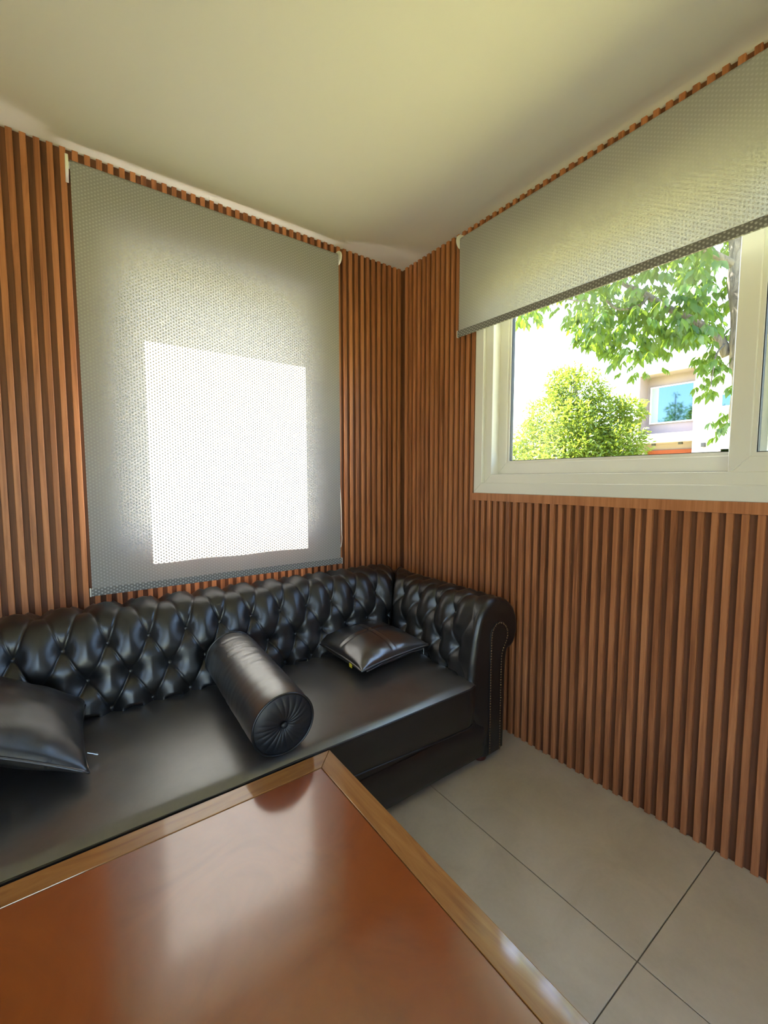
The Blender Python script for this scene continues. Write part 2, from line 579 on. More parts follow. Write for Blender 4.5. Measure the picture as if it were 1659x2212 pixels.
# window_1: white PVC sliding window in wall_right
win = empty('window_1', (0.05, -1.6, 1.168))
struct(win, 'white plastic two-pane sliding window above the wood strip', 'window')
y0, y1, z0, z1 = W2['y0'], W2['y1'], W2['z0'], W2['z1']
fr = mitred(MB(), 'x', y0, y1, z0, z1, 0.052, -0.002, 0.14).obj('outer_frame', PVC, win, bevel=0.002, segs=1)
mitred(MB(), 'x', y0+0.050, y1-0.050, z0+0.048, z1-0.048, 0.046, 0.018, 0.13).obj('track_frame', PVC, fr, bevel=0.002, segs=1)
def sash(ya, yb, za, zb, t0, t1, wd, label):
    s = mitred(MB(), 'x', ya, yb, za, zb, wd-0.012, t0, t1).obj('sash', PVC, win, bevel=0.0025, segs=1)
    mitred(MB(), 'x', ya+wd-0.014, yb-wd+0.014, za+wd-0.014, zb-wd+0.014, 0.014, t0+0.006, t1-0.006).obj('glazing_bead', PVC, s)
    mitred(MB(), 'x', ya+wd-0.001, yb-wd+0.001, za+wd-0.001, zb-wd+0.001, 0.0035, t0+0.010, t1-0.010).obj('gasket', GASKET, s)
    tm = (t0+t1)/2
    MB().box(tm-0.003, tm+0.003, ya+wd-0.001, yb-wd+0.001, za+wd-0.001, zb-wd+0.001).obj('glass_pane', GLASS_TINT, s)
    return s
sash(-1.735, -0.690, 1.262, z1-0.09, 0.072, 0.112, 0.066, 'far')
sash(-2.530, -1.650, 1.253, z1-0.085, 0.022, 0.062, 0.068, 'near')

# window_2: fixed window hidden behind the long blind in wall_left
win2 = empty('window_2', (-1.075, 0.14, 0.973))
struct(win2, 'white framed window glowing behind the long lowered blind', 'window')
fr2 = mitred(MB(), 'y', W1['x0'], W1['x1'], W1['z0'], W1['z1'], 0.06, 0.115, 0.17).obj('outer_frame', PVC, win2, bevel=0.002, segs=1)
MB().box(W1['x0']+0.055, W1['x1']-0.055, 0.139, 0.145, W1['z0']+0.055, W1['z1']-0.055).obj('glass_pane', GLASS, win2)
# painted reveal lining of that opening
lin = MB()
lin.box(W1['x0'], W1['x0']+0.006, 0.0, 0.115, W1['z0'], W1['z1']).box(W1['x1']-0.006, W1['x1'], 0.0, 0.115, W1['z0'], W1['z1'])
lin.box(W1['x0'], W1['x1'], 0.0, 0.115, W1['z1']-0.006, W1['z1']).box(W1['x0'], W1['x1'], 0.0, 0.115, W1['z0'], W1['z0']+0.006)
lin.obj('reveal_lining', PVC, win2)

# fill_door_1: unseen glazed double door added behind the camera as daylight fill
dr = empty('fill_door_1', (-2.15, YR-0.1, 0))
struct(dr, 'glazed double door added out of view for fill light', 'door')
mitred(MB(), 'y', FILL_DOOR['x0'], FILL_DOOR['x1'], 0.0, FILL_DOOR['z1'], 0.06, YR-0.14, YR-0.06).obj('door_frame', PVC, dr, bevel=0.002, segs=1)
xm = (FILL_DOOR['x0']+FILL_DOOR['x1'])/2
for a, b in ((FILL_DOOR['x0']+0.06, xm), (xm, FILL_DOOR['x1']-0.06)):
    lf = mitred(MB(), 'y', a, b, 0.02, FILL_DOOR['z1']-0.06, 0.07, YR-0.12, YR-0.08).obj('door_leaf', PVC, dr, bevel=0.002, segs=1)
    MB().box(a+0.065, b-0.065, YR-0.103, YR-0.097, 0.085, FILL_DOOR['z1']-0.125).obj('glass_pane', GLASS, lf)

# fill_window_3: unseen window added in wall_side to brighten the room
fill_win = empty('fill_window_3', (XL-0.1, -2.5, FILL_WIN['z0']))
struct(fill_win, 'white framed window added out of view for fill light', 'window')
mitred(MB(), 'x', FILL_WIN['y0'], FILL_WIN['y1'], FILL_WIN['z0'], FILL_WIN['z1'], 0.06, XL-0.14, XL-0.06).obj('outer_frame', PVC, fill_win, bevel=0.002, segs=1)
MB().box(XL-0.103, XL-0.097, FILL_WIN['y0']+0.055, FILL_WIN['y1']-0.055, FILL_WIN['z0']+0.055, FILL_WIN['z1']-0.055).obj('glass_pane', GLASS, fill_win)

# ------------------------------------------------------------------ roller blinds
def blind(name, pl, a0, a1, zb, zt, off, lab):
    """cloth in the plane off in front of wall 'y' (a=x) or 'x' (a=y), lowered to zb"""
    fab = FABRIC_X if pl == 'y' else FABRIC_Y_LIT
    hem = HEM_X if pl == 'y' else HEM_Y
    P = (lambda a, t, z: (a, -t, z)) if pl == 'y' else (lambda a, t, z: (-t, a, z))
    root = empty(name, P((a0+a1)/2, off, zb))
    tag(root, lab, 'roller blind')
    R = 0.018
    zr = zt-R                                   # roller axis
    # cloth: hangs at the room side of the roller and wraps over it
    prof = [(off, zb+0.030)]
    n = 24
    for i in range(1, n+1):
        prof.append((off, lerp(zb+0.030, zr, i/n)))
    for i in range(1, 11):
        t = PI*0.9*i/10
        prof.append((off-R+R*math.cos(t), zr+R*math.sin(t)))
    na = 40
    m = MB()
    for j in range(na+1):
        a = lerp(a0, a1, j/na)
        for i, (t, z) in enumerate(prof):
            hang = sstep(zr, zb, z)
            wob = 0.0016*math.sin(j*0.55+z*3)*hang
            sag = 0.006*math.sin(PI*j/na)*hang if pl == 'x' else 0.0
            m.v.append(P(a, t+wob, z-sag))
    k = len(prof)
    for j in range(na):
        for i in range(k-1):
            q = (j*k+i, (j+1)*k+i, (j+1)*k+i+1, j*k+i+1)
            m.f.append(q if pl == 'y' else q[::-1])      # front face towards the room
    m.obj('fabric', fab, root, smooth=True, fix=False)
    # hem pocket with its bar
    h = MB()
    sec = [(off-0.004, zb), (off+0.004, zb), (off+0.0055, zb+0.004), (off+0.0055, zb+0.027), (off+0.002, zb+0.031), (off-0.002, zb+0.031), (off-0.0055, zb+0.027), (off-0.0055, zb+0.004)]
    for j in range(na+1):
        a = lerp(a0-0.004, a1+0.004, j/na)
        sag = 0.006*math.sin(PI*j/na) if pl == 'x' else 0.0
        for t, z in sec:
            h.v.append(P(a, t, z-sag))
    s = len(sec)
    for j in range(na):
        for i in range(s):
            i2 = (i+1) % s
            h.f.append((j*s+i, j*s+i2, (j+1)*s+i2, (j+1)*s+i))
    h.f.append(tuple(range(s))); h.f.append(tuple(na*s+i for i in reversed(range(s))))
    hb = h.obj('bottom_bar', hem, root)
    for a, d in ((a0-0.004, -1), (a1+0.004, 1)):
        c = MB()
        lo, hi = sorted((a, a+d*0.004))
        if pl == 'y': c.box(lo, hi, -off-0.006, -off+0.006, zb-0.001, zb+0.032)
        else: c.box(-off-0.006, -off+0.006, lo, hi, zb-0.001, zb+0.032)
        c.obj('end_cap', WHITEPLASTIC, hb, bevel=0.001)
    ax = (1, 0, 0) if pl == 'y' else (0, 1, 0)
    rl = MB().lathe([(R-0.004, 0), (R-0.002, 0.002), (R-0.002, a1-a0-0.002), (R-0.004, a1-a0)], P(a0, off-R, zr), ax, 24).obj('roller_tube', ALU, root, smooth=False)
    # wall brackets with rounded covers
    for a, d in ((a0, -1), (a1, 1)):
        c = MB()
        out = []
        for i in range(15):
            t = -PI*0.5+PI*i/14
            out.append((off-R+0.031*math.cos(t)+0.0, zr+0.034*math.sin(t)))
        out = [(0.0, zr-0.034)] + out + [(0.0, zr+0.034)]
        lo, hi = sorted((a+d*0.004, a+d*0.014))
        pts = [(-t, z) for t, z in out]
        c.prism(pts, 'x' if pl == 'y' else 'y', lo, hi)
        br = c.obj('bracket', WHITEPLASTIC, root, bevel=0.0015)
        q = MB()
        lo, hi = sorted((a-d*0.002, a+d*0.005))
        q.lathe([(0.012, lo-min(lo, hi)), (0.012, hi-lo)], P(lo, off-R, zr), ax, 16)
        q.obj('pin', WHITEPLASTIC, br)
    return root

b1 = blind('roller_blind', 'y', -1.629, -0.487, 0.772, 2.425, 0.076, 'tall grey dotted roller blind lowered to just above the leather sofa')
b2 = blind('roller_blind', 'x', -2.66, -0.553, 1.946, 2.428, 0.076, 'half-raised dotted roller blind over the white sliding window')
# bead chain of the long blind
pts = []
for i in range(61):
    z = lerp(2.36, 0.93, i/60)
    pts.append((-0.4765+0.016*sstep(1.5, 0.98, z), -0.030-0.012*sstep(1.6, 0.95, z), z))
for i in range(1, 15):
    t = PI*i/14
    pts.append((-0.4735+0.013*math.cos(t), -0.046, 0.93-0.075*math.sin(t)))
for i in range(1, 61):
    z = lerp(0.93, 2.36, i/60)
    pts.append((-0.4865+0.005*sstep(0.9, 1.4, z), -0.052+0.006*sstep(0.9, 1.4, z), z))
ch = MB().tube(pts, 0.0017, 6)
dist, last = 0, Vector(pts[0])
for p in pts:
    dist += (Vector(p)-last).length; last = Vector(p)
# beads threaded on the cord
acc, step = 0.0, 0.0075
for i in range(len(pts)-1):
    a, b = Vector(pts[i]), Vector(pts[i+1])
    L = (b-a).length
    while acc < L:
        c = a.lerp(b, acc/L)
        ch.lathe([(0.0008, -0.0027), (0.0027, -0.0012), (0.0027, 0.0012), (0.0008, 0.0027)], c, (0, 0, 1), 6)
        acc += step
    acc -= L
tag(ch.obj('bead_chain', WHITEPLASTIC, b1, smooth=True), kind='stuff')

# ------------------------------------------------------------------ chesterfield sofa
SX0, SX1 = -2.315, -0.05
S_T = 0.1305                       # tuft pitch along the back
S_A = 0.1225                       # tuft pitch along the arms
N = 28                             # columns per tuft; rows follow so that creases run along mesh edges
BACK = [(4.6, -0.350, 0.28), (3.6, -0.360, 0.365), (3, -0.356, 0.425), (2, -0.328, 0.532), (1, -0.307, 0.647), (0.5, -0.262, 0.706),
        (0, -0.185, 0.727), (-0.5, -0.115, 0.715), (-1, -0.072, 0.665), (-1.5, -0.062, 0.60), (-2, -0.085, 0.54), (-2.6, -0.090, 0.40), (-3.4, -0.090, 0.03)]
ARM = [(6.4, -0.258, 0.03), (5.6, -0.262, 0.13), (5.0, -0.300, 0.21), (4.4, -0.328, 0.28), (3.6, -0.336, 0.345), (3, -0.333, 0.405), (2, -0.318, 0.505), (1, -0.288, 0.633), (0.5, -0.250, 0.678),
       (0, -0.195, 0.690), (-0.5, -0.145, 0.676), (-1, -0.103, 0.633), (-1.5, -0.086, 0.575), (-2, -0.102, 0.515), (-2.6, -0.155, 0.455), (-3.4, -0.165, 0.03)]

def prof_at(P, w_):
    """Catmull-Rom through the control points; returns distance coordinate and height"""
    if w_ >= P[0][0]: return P[0][1], P[0][2]
    if w_ <= P[-1][0]: return P[-1][1], P[-1][2]
    for i in range(len(P)-1):
        if P[i][0] >= w_ >= P[i+1][0]:
            break
    p0, p1, p2, p3 = P[max(i-1, 0)], P[i], P[i+1], P[min(i+2, len(P)-1)]
    dw = p2[0]-p1[0]
    t = (w_-p1[0])/dw
    res = []
    for c in (1, 2):
        m1 = (p2[c]-p0[c])/((p2[0]-p0[0]) or 1)*dw
        m2 = (p3[c]-p1[c])/((p3[0]-p1[0]) or 1)*dw
        h00 = 2*t**3-3*t*t+1; h10 = t**3-2*t*t+t; h01 = -2*t**3+3*t*t; h11 = t**3-t*t
        res.append(h00*p1[c]+h10*m1+h01*p2[c]+h11*m2)
    return res[0], res[1]

def tuft(U, w_):
    wl = min(3.0, max(0.0, w_))
    fa = abs(math.sin(PI*(U+wl/2))); fb = abs(math.sin(PI*(U-wl/2)))
    ga = 1-(1-fa)**2.0; gb = 1-(1-fb)**2.0
    near = 9.0
    for wr in (0, 1, 2, 3):
        off = 0.5 if wr % 2 else 0.0
        du = (U-off)-round(U-off)
        near = min(near, math.hypot(du, (wl-wr)*0.88) if 0 <= w_ <= 3 else abs(du))
    pit = 1-math.exp(-(near/0.225)**1.35)
    groove = 1-math.exp(-(min(fa, fb)/0.09)**1.2)
    d = 0.08*ga*gb + 0.80*pit + 0.12*groove
    if w_ > 3:
        t = sstep(3, 4.6, w_); d = lerp(d, 0.8, t*0.5)
    if w_ < 0:
        t = sstep(0, -1.0, w_); d = lerp(d, 0.72, t)
        d *= lerp(1, 0.35, sstep(-1.2, -2.2, w_))
    # wrinkles that radiate from the buttons
    best = None
    for wr in (0, 1, 2, 3):
        off = 0.5 if wr % 2 else 0.0
        du = (U-off)-round(U-off); dw = (w_-wr)*0.9
        r = math.hypot(du, dw)
        if best is None or r < best[0]: best = (r, du, dw, wr, round(U-off))
    r, du, dw, wr, kk = best
    if r < 0.42:
        th = math.atan2(dw, du)
        ph = (kk*1.7+wr*2.3)
        d += 0.020*math.sin(11*th+ph)*math.exp(-((r-0.17)/0.085)**2)*(0.6+0.4*math.sin(3*th+ph))
    return d

AMP = 0.046
def sweep(name, P, u_of, coords, U0, U1, S, mit0, mit1, w_hi, w_lo, parent, front=None, amp=AMP):
    """tufted sweep; coords(s, q, z) places a point s along, q across; mit0/mit1(w) -> end positions along s"""
    rows = []
    nw = int(round((w_hi-w_lo)*N/2))
    ws = [w_hi-i*2.0/N for i in range(nw+1)]
    cols = int(round((U1-U0)*N))
    m = MB()
    grid = []
    for i, w_ in enumerate(ws):
        q, z = prof_at(P, w_)
        qa, za = prof_at(P, w_+0.02); qb, zb = prof_at(P, w_-0.02)
        tq, tz = qb-qa, zb-za
        L = math.hypot(tq, tz) or 1
        nq, nz = -tz/L, tq/L            # outward (room side in front, up on top)
        s0, zz0 = mit0(w_) if mit0 else (None, None)
        s1, zz1 = mit1(w_) if mit1 else (None, None)
        row = []
        for j in range(cols+1):
            U = U0 + j/N
            s = u_of(U)
            d = tuft(U, w_)*amp
            z_b = z
            if s1 is not None:
                s = min(s, s1) if s1 > u_of(U0) else max(s, s1)
                ds = abs(s-s1)
                d *= sstep(0, 0.05, ds)**0.7
                z_b = lerp(zz1, z, sstep(0, 0.16, ds))
            if s0 is not None:
                s = max(s, s0) if s0 < u_of(U1) else min(s, s0)
                ds = abs(s-s0)
                d *= sstep(0, 0.05, ds)**0.7
                z_b = lerp(zz0, z_b, sstep(0, 0.16, ds))
            if front is not None:
                yf = front
                k_ = sstep(0.10, 0.0, abs(yf-s))
                d = lerp(d, amp*0.70, k_*0.85)
            row.append((s, q+nq*d, z_b+nz*d, nq, nz))
        grid.append(row)
    if front is not None:
        R = 0.028
        n_r = 6
        for row in grid:
            s, q, z, nq, nz = row[-1]
            sg = -1 if front < 0 else 1
            for r_ in range(1, n_r+1):
                t = PI/2*r_/n_r
                row.append((front+sg*R*math.sin(t), q-nq*R*(1-math.cos(t)), z-nz*R*(1-math.cos(t)), nq, nz))
    nc = len(grid[0])
    for row in grid:
        for s, q, z, _, _ in row:
            m.v.append(coords(s, q, max(z, 0.03)))
    for i in range(len(grid)-1):
        wm = ws[i]-1.0/N
        for j in range(nc-1):
            a, b, c, d_ = i*nc+j, i*nc+j+1, (i+1)*nc+j+1, (i+1)*nc+j
            U = U0+(j+0.5)/N
            wl = min(3, max(0, wm))
            fa = abs(math.sin(PI*(U+wl/2))); fb = abs(math.sin(PI*(U-wl/2)))
            if fa < fb:      # crease U + w/2 = const runs from a (w high) to c (w low, U high)
                m.f.append((a, b, c)); m.f.append((a, c, d_))
            else:
                m.f.append((a, b, d_)); m.f.append((b, c, d_))
    if front is not None:
        m.f.append(tuple(i*nc+nc-1 for i in range(len(grid))))
    return m.obj(name, LEATHER, parent, smooth=True)

sofa = empty('chesterfield_sofa', ((SX0+SX1)/2, -0.5, 0))
tag(sofa, 'black leather chesterfield sofa with deep buttoned back and rolled arms', 'sofa')
XR1 = -1.857                        # a first-row button of the back
def back_u(U): return XR1 + (U-0.5)*S_T
YA1 = -0.28                         # a first-row button of the arm
def arm_u(U): return YA1 - (U-0.5)*S_A
YB = -0.0
def mirror_x(x): return SX0+(SX1-x) if False else (SX0+SX1)-x
def back_mit_r(w_):
    qa, za = prof_at(ARM, min(w_, 4.6)); qb, zb = prof_at(BACK, w_)
    return qa, (za+zb)/2
def back_mit_l(w_):
    qa, za = prof_at(ARM, min(w_, 4.6)); qb, zb = prof_at(BACK, w_)
    return mirror_x(qa), (za+zb)/2
def arm_mit(w_):
    qa, za = prof_at(ARM, w_); qb, zb = prof_at(BACK, min(w_, 4.6))
    return qb, (za+zb)/2
U_lo = math.floor((SX0-XR1)/S_T+0.5)-1
U_hi = math.ceil((SX1-XR1)/S_T+0.5)+1
sweep('backrest', BACK, back_u, lambda s, q, z: (s, q, z), U_lo, U_hi, S_T, back_mit_l, back_mit_r, 4.5, -3.4, sofa)
Y_END = -0.907
UA0 = 0.5-(-0.03-YA1)/S_A
UA0 = math.floor(UA0)-0
UA1 = 0.5+(YA1-Y_END)/S_A
UA1 = math.ceil(UA1*N)/N
arm_r = sweep('arm', ARM, lambda U: max(arm_u(U), Y_END), lambda s, q, z: (q, s, z), UA0, UA1, S_A, arm_mit, None, 6.4, -3.4, sofa, front=Y_END)
arm_l = sweep('arm', ARM, lambda U: max(arm_u(U), Y_END), lambda s, q, z: (mirror_x(q), s, z), UA0, UA1, S_A, arm_mit, None, 6.4, -3.4, sofa, front=Y_END)

# buttons
btn = MB().lathe([(0.0005, 0.0062), (0.004, 0.0056), (0.0075, 0.0035), (0.0092, 0.0), (0.0088, -0.004)], (0, 0, 0), (0, 0, 1), 14).mesh('button', LEATHER, smooth=True)
def put_button(P, w_, s, place, nplace, parent):
    q, z = prof_at(P, w_)
    qa, za = prof_at(P, w_+0.02); qb, zb = prof_at(P, w_-0.02)
    L = math.hypot(qb-qa, zb-za)
    nq, nz = -(zb-za)/L, (qb-qa)/L
    c = Vector(place(s, q+nq*0.004, z+nz*0.004))
    nrm = Vector(nplace(nq, nz))
    link('button', btn, parent, c, nrm.to_track_quat('Z', 'Y').to_euler())
for row in range(4):
    for kk in range(-8, 20):
        x = XR1 + kk*S_T + (0 if row % 2 else S_T/2)
        if -2.0 < x < -0.36 + (0.1 if row == 0 else 0):
            put_button(BACK, row, x, lambda s, q, z: (s, q, z), lambda a, b: (0, a, b), sofa)
    for kk in range(-2, 8):
        y = YA1 - kk*S_A + (0 if row % 2 else S_A/2)
        if -0.86 < y < (-0.33 if row > 1 else -0.25 if row == 1 else -0.2):
            put_button(ARM, row, y, lambda s, q, z: (q, s, z), lambda a, b: (a, 0, b), sofa)
            put_button(ARM, row, y, lambda s, q, z: (mirror_x(q), s, z), lambda a, b: (-a, 0, b), sofa)

# scroll-shaped front panels of the arms with their nail trim
OUT = [(-0.252, 0.035)] + [(-0.252-0.002*math.sin(i/9*PI), lerp(0.09, 0.55, i/9)) for i in range(10)]
OUT += [(-0.248, 0.580), (-0.238, 0.602), (-0.219, 0.618), (-0.195, 0.622), (-0.170, 0.614), (-0.148, 0.596), (-0.136, 0.572), (-0.135, 0.546), (-0.143, 0.522), (-0.158, 0.500), (-0.168, 0.482), (-0.174, 0.455)]
OUT += [(-0.1745, lerp(0.42, 0.035, i/6)) for i in range(7)]
YF = Y_END-0.028
nail = MB().lathe([(0.0036, 0), (0.0033, 0.0012), (0.002, 0.0024), (0.0004, 0.0028)], (0, 0, 0), (0, 0, 1), 8)
for side in (0, 1):
    fx = (lambda x: x) if side == 0 else mirror_x
    pts2 = [(fx(x), z) for x, z in OUT]
    pn = MB().prism(pts2, 'y', YF+0.004, YF-0.005).obj('scroll_panel', LEATHER, sofa, bevel=0.002)
    # nails along the outline, inset a little
    path = [Vector((x, 0, z)) for x, z in OUT]
    cx = -0.205
    nm = MB()
    total = 0
    acc = 0.006
    for i in range(len(path)-1):
        a, b = path[i], path[i+1]
        L = (b-a).length
        d = (b-a).normalized()
        nin = Vector((d.z, 0, -d.x))
        while acc < L:
            p = a + d*acc + nin*0.0055
            nm.lathe([(0.0040, 0.0), (0.0036, 0.0012), (0.0022, 0.0026), (0.0004, 0.0030)], (fx(p.x), YF-0.005, p.z), (0, -1, 0), 8)
            acc += 0.0118
        acc -= L
    tag(nm.obj('nail_trim', BRASS, pn, smooth=True), kind='stuff')
    tag(pn, 'scroll-shaped leather arm front edged with brass nails')

# seat platform, front rail and feet
CX0, CX1 = mirror_x(-0.345), -0.345
MB().box(mirror_x(-0.27), -0.27, -0.925, -0.10, 0.04, 0.215).obj('seat_platform', LEATHER, sofa, bevel=0.01)
rail = MB()
nz_ = 14
for j in range(81):
    x = lerp(mirror_x(-0.262), -0.262, j/80)
    for i in range(nz_+1):
        z = lerp(0.035, 0.192, i/nz_)
        t = i/nz_
        bul = 0.012*(1-(2*t-1)**4) + 0.002*noise.noise(Vector((x*7, z*9, 0)))
        end = sstep(0.0, 0.03, min(x-mirror_x(-0.262), -0.262-x))
        rail.v.append((x, -0.928-bul*end, z))
for j in range(80):
    for i in range(nz_):
        a = j*(nz_+1)+i
        rail.f.append((a, a+nz_+1, a+nz_+2, a+1))
rail.obj('front_rail', LEATHER, sofa, smooth=True)
for x, y in ((-0.262, -0.895), (mirror_x(-0.262), -0.895), (-0.2, -0.14), (mirror_x(-0.2), -0.14)):
    MB().lathe([(0.020, 0.0), (0.030, 0.008), (0.033, 0.020), (0.026, 0.034), (0.024, 0.05)], (x, y, 0), (0, 0, 1), 20).obj('foot', FOOTWOOD, sofa, smooth=True)

# bench seat cushion
def seat_top(x, y):
    t = (y+0.955)/(0.955-0.36)           # 0 front .. 1 back
    t = min(1, max(0, t))
    s = (x-CX0)/(CX1-CX0)
    z = lerp(0.386, 0.412, t)
    crown = 0.018*(max(0.0, 1-(2*t-1)**2))**0.6
    edge = min(1, max(0, min(s, 1-s)*(CX1-CX0)/0.12))
    crown *= (1-(1-edge)**2)**0.5
    z += crown
    z += 0.0025*noise.noise(Vector((x*4, y*5, 0.3)))
    # dents under the loose cushions
    for px, py, rr, dd in ((-0.58, -0.52, 0.20, 0.004), (-1.185, -0.72, 0.10, 0.004)):
        r = math.hypot(x-px, (y-py))/rr
        z -= dd*math.exp(-r*r)
    return z
cu = MB()
nx, ny = 150, 36
gy = []
Yf, Ybk = -0.955, -0.335
for j in range(nx+1):
    x = lerp(CX0, CX1, j/nx)
    for i in range(ny+1):
        t = i/ny
        y = lerp(Yf, Ybk, 1-(1-t)**1.0)
        z = seat_top(x, y)
        # front edge rolls over
        dr_ = max(0, 0.030-(y-Yf))/0.030
        z -= 0.006*dr_**2.0
        yy = y
        cnr = sstep(0.05, 0, CX1-x)*sstep(0.06, 0, y-Yf)
        cu.v.append((x-0.006*cnr, yy+0.010*cnr, z))
kx = ny+1
for j in range(nx):
    for i in range(ny):
        a = j*kx+i
        cu.f.append((a, a+kx, a+kx+1, a+1))
seat = cu.obj('seat_cushion', SEATLEATHER, sofa, smooth=True)
# boxed front and bottom of the cushion
fb = MB()
nb = 10
for j in range(nx+1):
    x = lerp(CX0, CX1, j/nx)
    z_t = seat_top(x, Yf)-0.006
    s = j/nx
    z_b = 0.207+0.030*sstep(1.0, 0.55, s)*sstep(0, 0.45, s)
    cnr = sstep(0.05, 0, CX1-x)
    for i in range(nb+1):
        t = i/nb
        fb.v.append((x-0.006*cnr, Yf+0.010*cnr+0.003*math.sin(PI*t)*-1 + 0.012*t*t, lerp(z_t, z_b, t)))
for j in range(nx):
    for i in range(nb):
        a = j*(nb+1)+i
        fb.f.append((a, a+1, a+nb+2, a+nb+1))
fb.obj('cushion_border', LEATHER, sofa, smooth=True)
pp = []
pb = []
for j in range(nx+1):
    x = lerp(CX0, CX1, j/nx)
    cnr = sstep(0.05, 0, CX1-x)
    pp.append((x-0.006*cnr, Yf-0.002+0.010*cnr, seat_top(x, Yf)-0.0065))
    s = j/nx
    pb.append((x-0.006*cnr, Yf+0.011+0.010*cnr, 0.206+0.030*sstep(1.0, 0.55, s)*sstep(0, 0.45, s)))
MB().tube(pp, 0.0034, 8).obj('piping', LEATHER, seat, smooth=True)
MB().tube(pb, 0.0034, 8).obj('piping', LEATHER, seat, smooth=True)

# ------------------------------------------------------------------ bolster
bol = empty('bolster_cushion', (-1.185, -0.67, 0.40))
tag(bol, 'black leather bolster with pleated round ends lying across the sofa seat', 'bolster')
A0, A1 = Vector((-1.186, -0.928, 0.494)), Vector((-1.184, -0.395, 0.528))
axd = (A1-A0).normalized()
bl_len = (A1-A0).length
e1 = Vector((1, 0, 0)); e2 = axd.cross(e1).normalized()
if e2.z < 0: e2 = -e2
RB = 0.101
m = MB()
nl, nth = 90, 72
for i in range(nl+1):
    t = i/nl
    for k_ in range(nth):
        th = 2*PI*k_/nth
        endf = min(t, 1-t)*bl_len
        r = RB*(1-0.045*math.exp(-endf/0.02)) - 0.0
        wr = noise.noise(Vector((math.cos(th)*1.6, math.sin(th)*1.6, t*34)))*0.0012
        wr += noise.noise(Vector((math.cos(th)*1.2+5, math.sin(th)*1.2, t*80)))*0.0006
        r += wr*sstep(0.2, 0.6, t+0.3)
        r -= 0.006*max(0, -math.sin(th))**3
        m.v.append(tuple(A0+axd*(t*bl_len)+(e1*math.cos(th)+e2*math.sin(th))*r))
for i in range(nl):
    for k_ in range(nth):
        k2 = (k_+1) % nth
        m.f.append((i*nth+k_, i*nth+k2, (i+1)*nth+k2, (i+1)*nth+k_))
m.obj('bolster_body', BOLSTERLEATHER, bol, smooth=True)
for end, base, dirn in (('a', A0, -axd), ('b', A1, axd)):
    m = MB()
    nr, nk = 18, 216
    R0 = RB*0.957
    phs = [random.uniform(0, 6.28) for _ in range(6)]
    for i in range(nr+1):
        rr = i/nr
        for k_ in range(nk):
            th = 2*PI*k_/nk
            twist = th + 0.22*(1-rr)
            pl_ = abs(math.sin(11*twist+0.5*math.sin(3*th+phs[0])+0.4*math.sin(5*th+phs[1])))**0.55
            amp = 0.0055*rr**0.6*(1-rr**3)*(0.65+0.35*math.sin(2*th+phs[2]))
            dome = 0.012*(1-(2*rr-1)**2) - 0.006*math.exp(-(rr/0.14)**2)
            h = dome + amp*pl_ - 0.002
            m.v.append(tuple(base + (e1*math.cos(th)+e2*math.sin(th))*(R0*rr*1.0+1e-5) + dirn*h))
    for i in range(nr):
        for k_ in range(nk):
            k2 = (k_+1) % nk
            m.f.append((i*nk+k_, i*nk+k2, (i+1)*nk+k2, (i+1)*nk+k_))
    cap = m.obj('pleated_end', VELVET, bol, smooth=True)
    MB().lathe([(0.0105, 0.0), (0.0105, 0.004), (0.008, 0.007), (0.003, 0.0085), (0.0004, 0.0087)], base+dirn*0.003, dirn, 18).obj('button', VELVET, cap, smooth=True)
    ring = [base + (e1*math.cos(2*PI*k_/64)+e2*math.sin(2*PI*k_/64))*(R0+0.001) for k_ in range(64)]
    MB().tube(ring, 0.0034, 8, closed=True).obj('piping', LEATHER, bol, smooth=True)

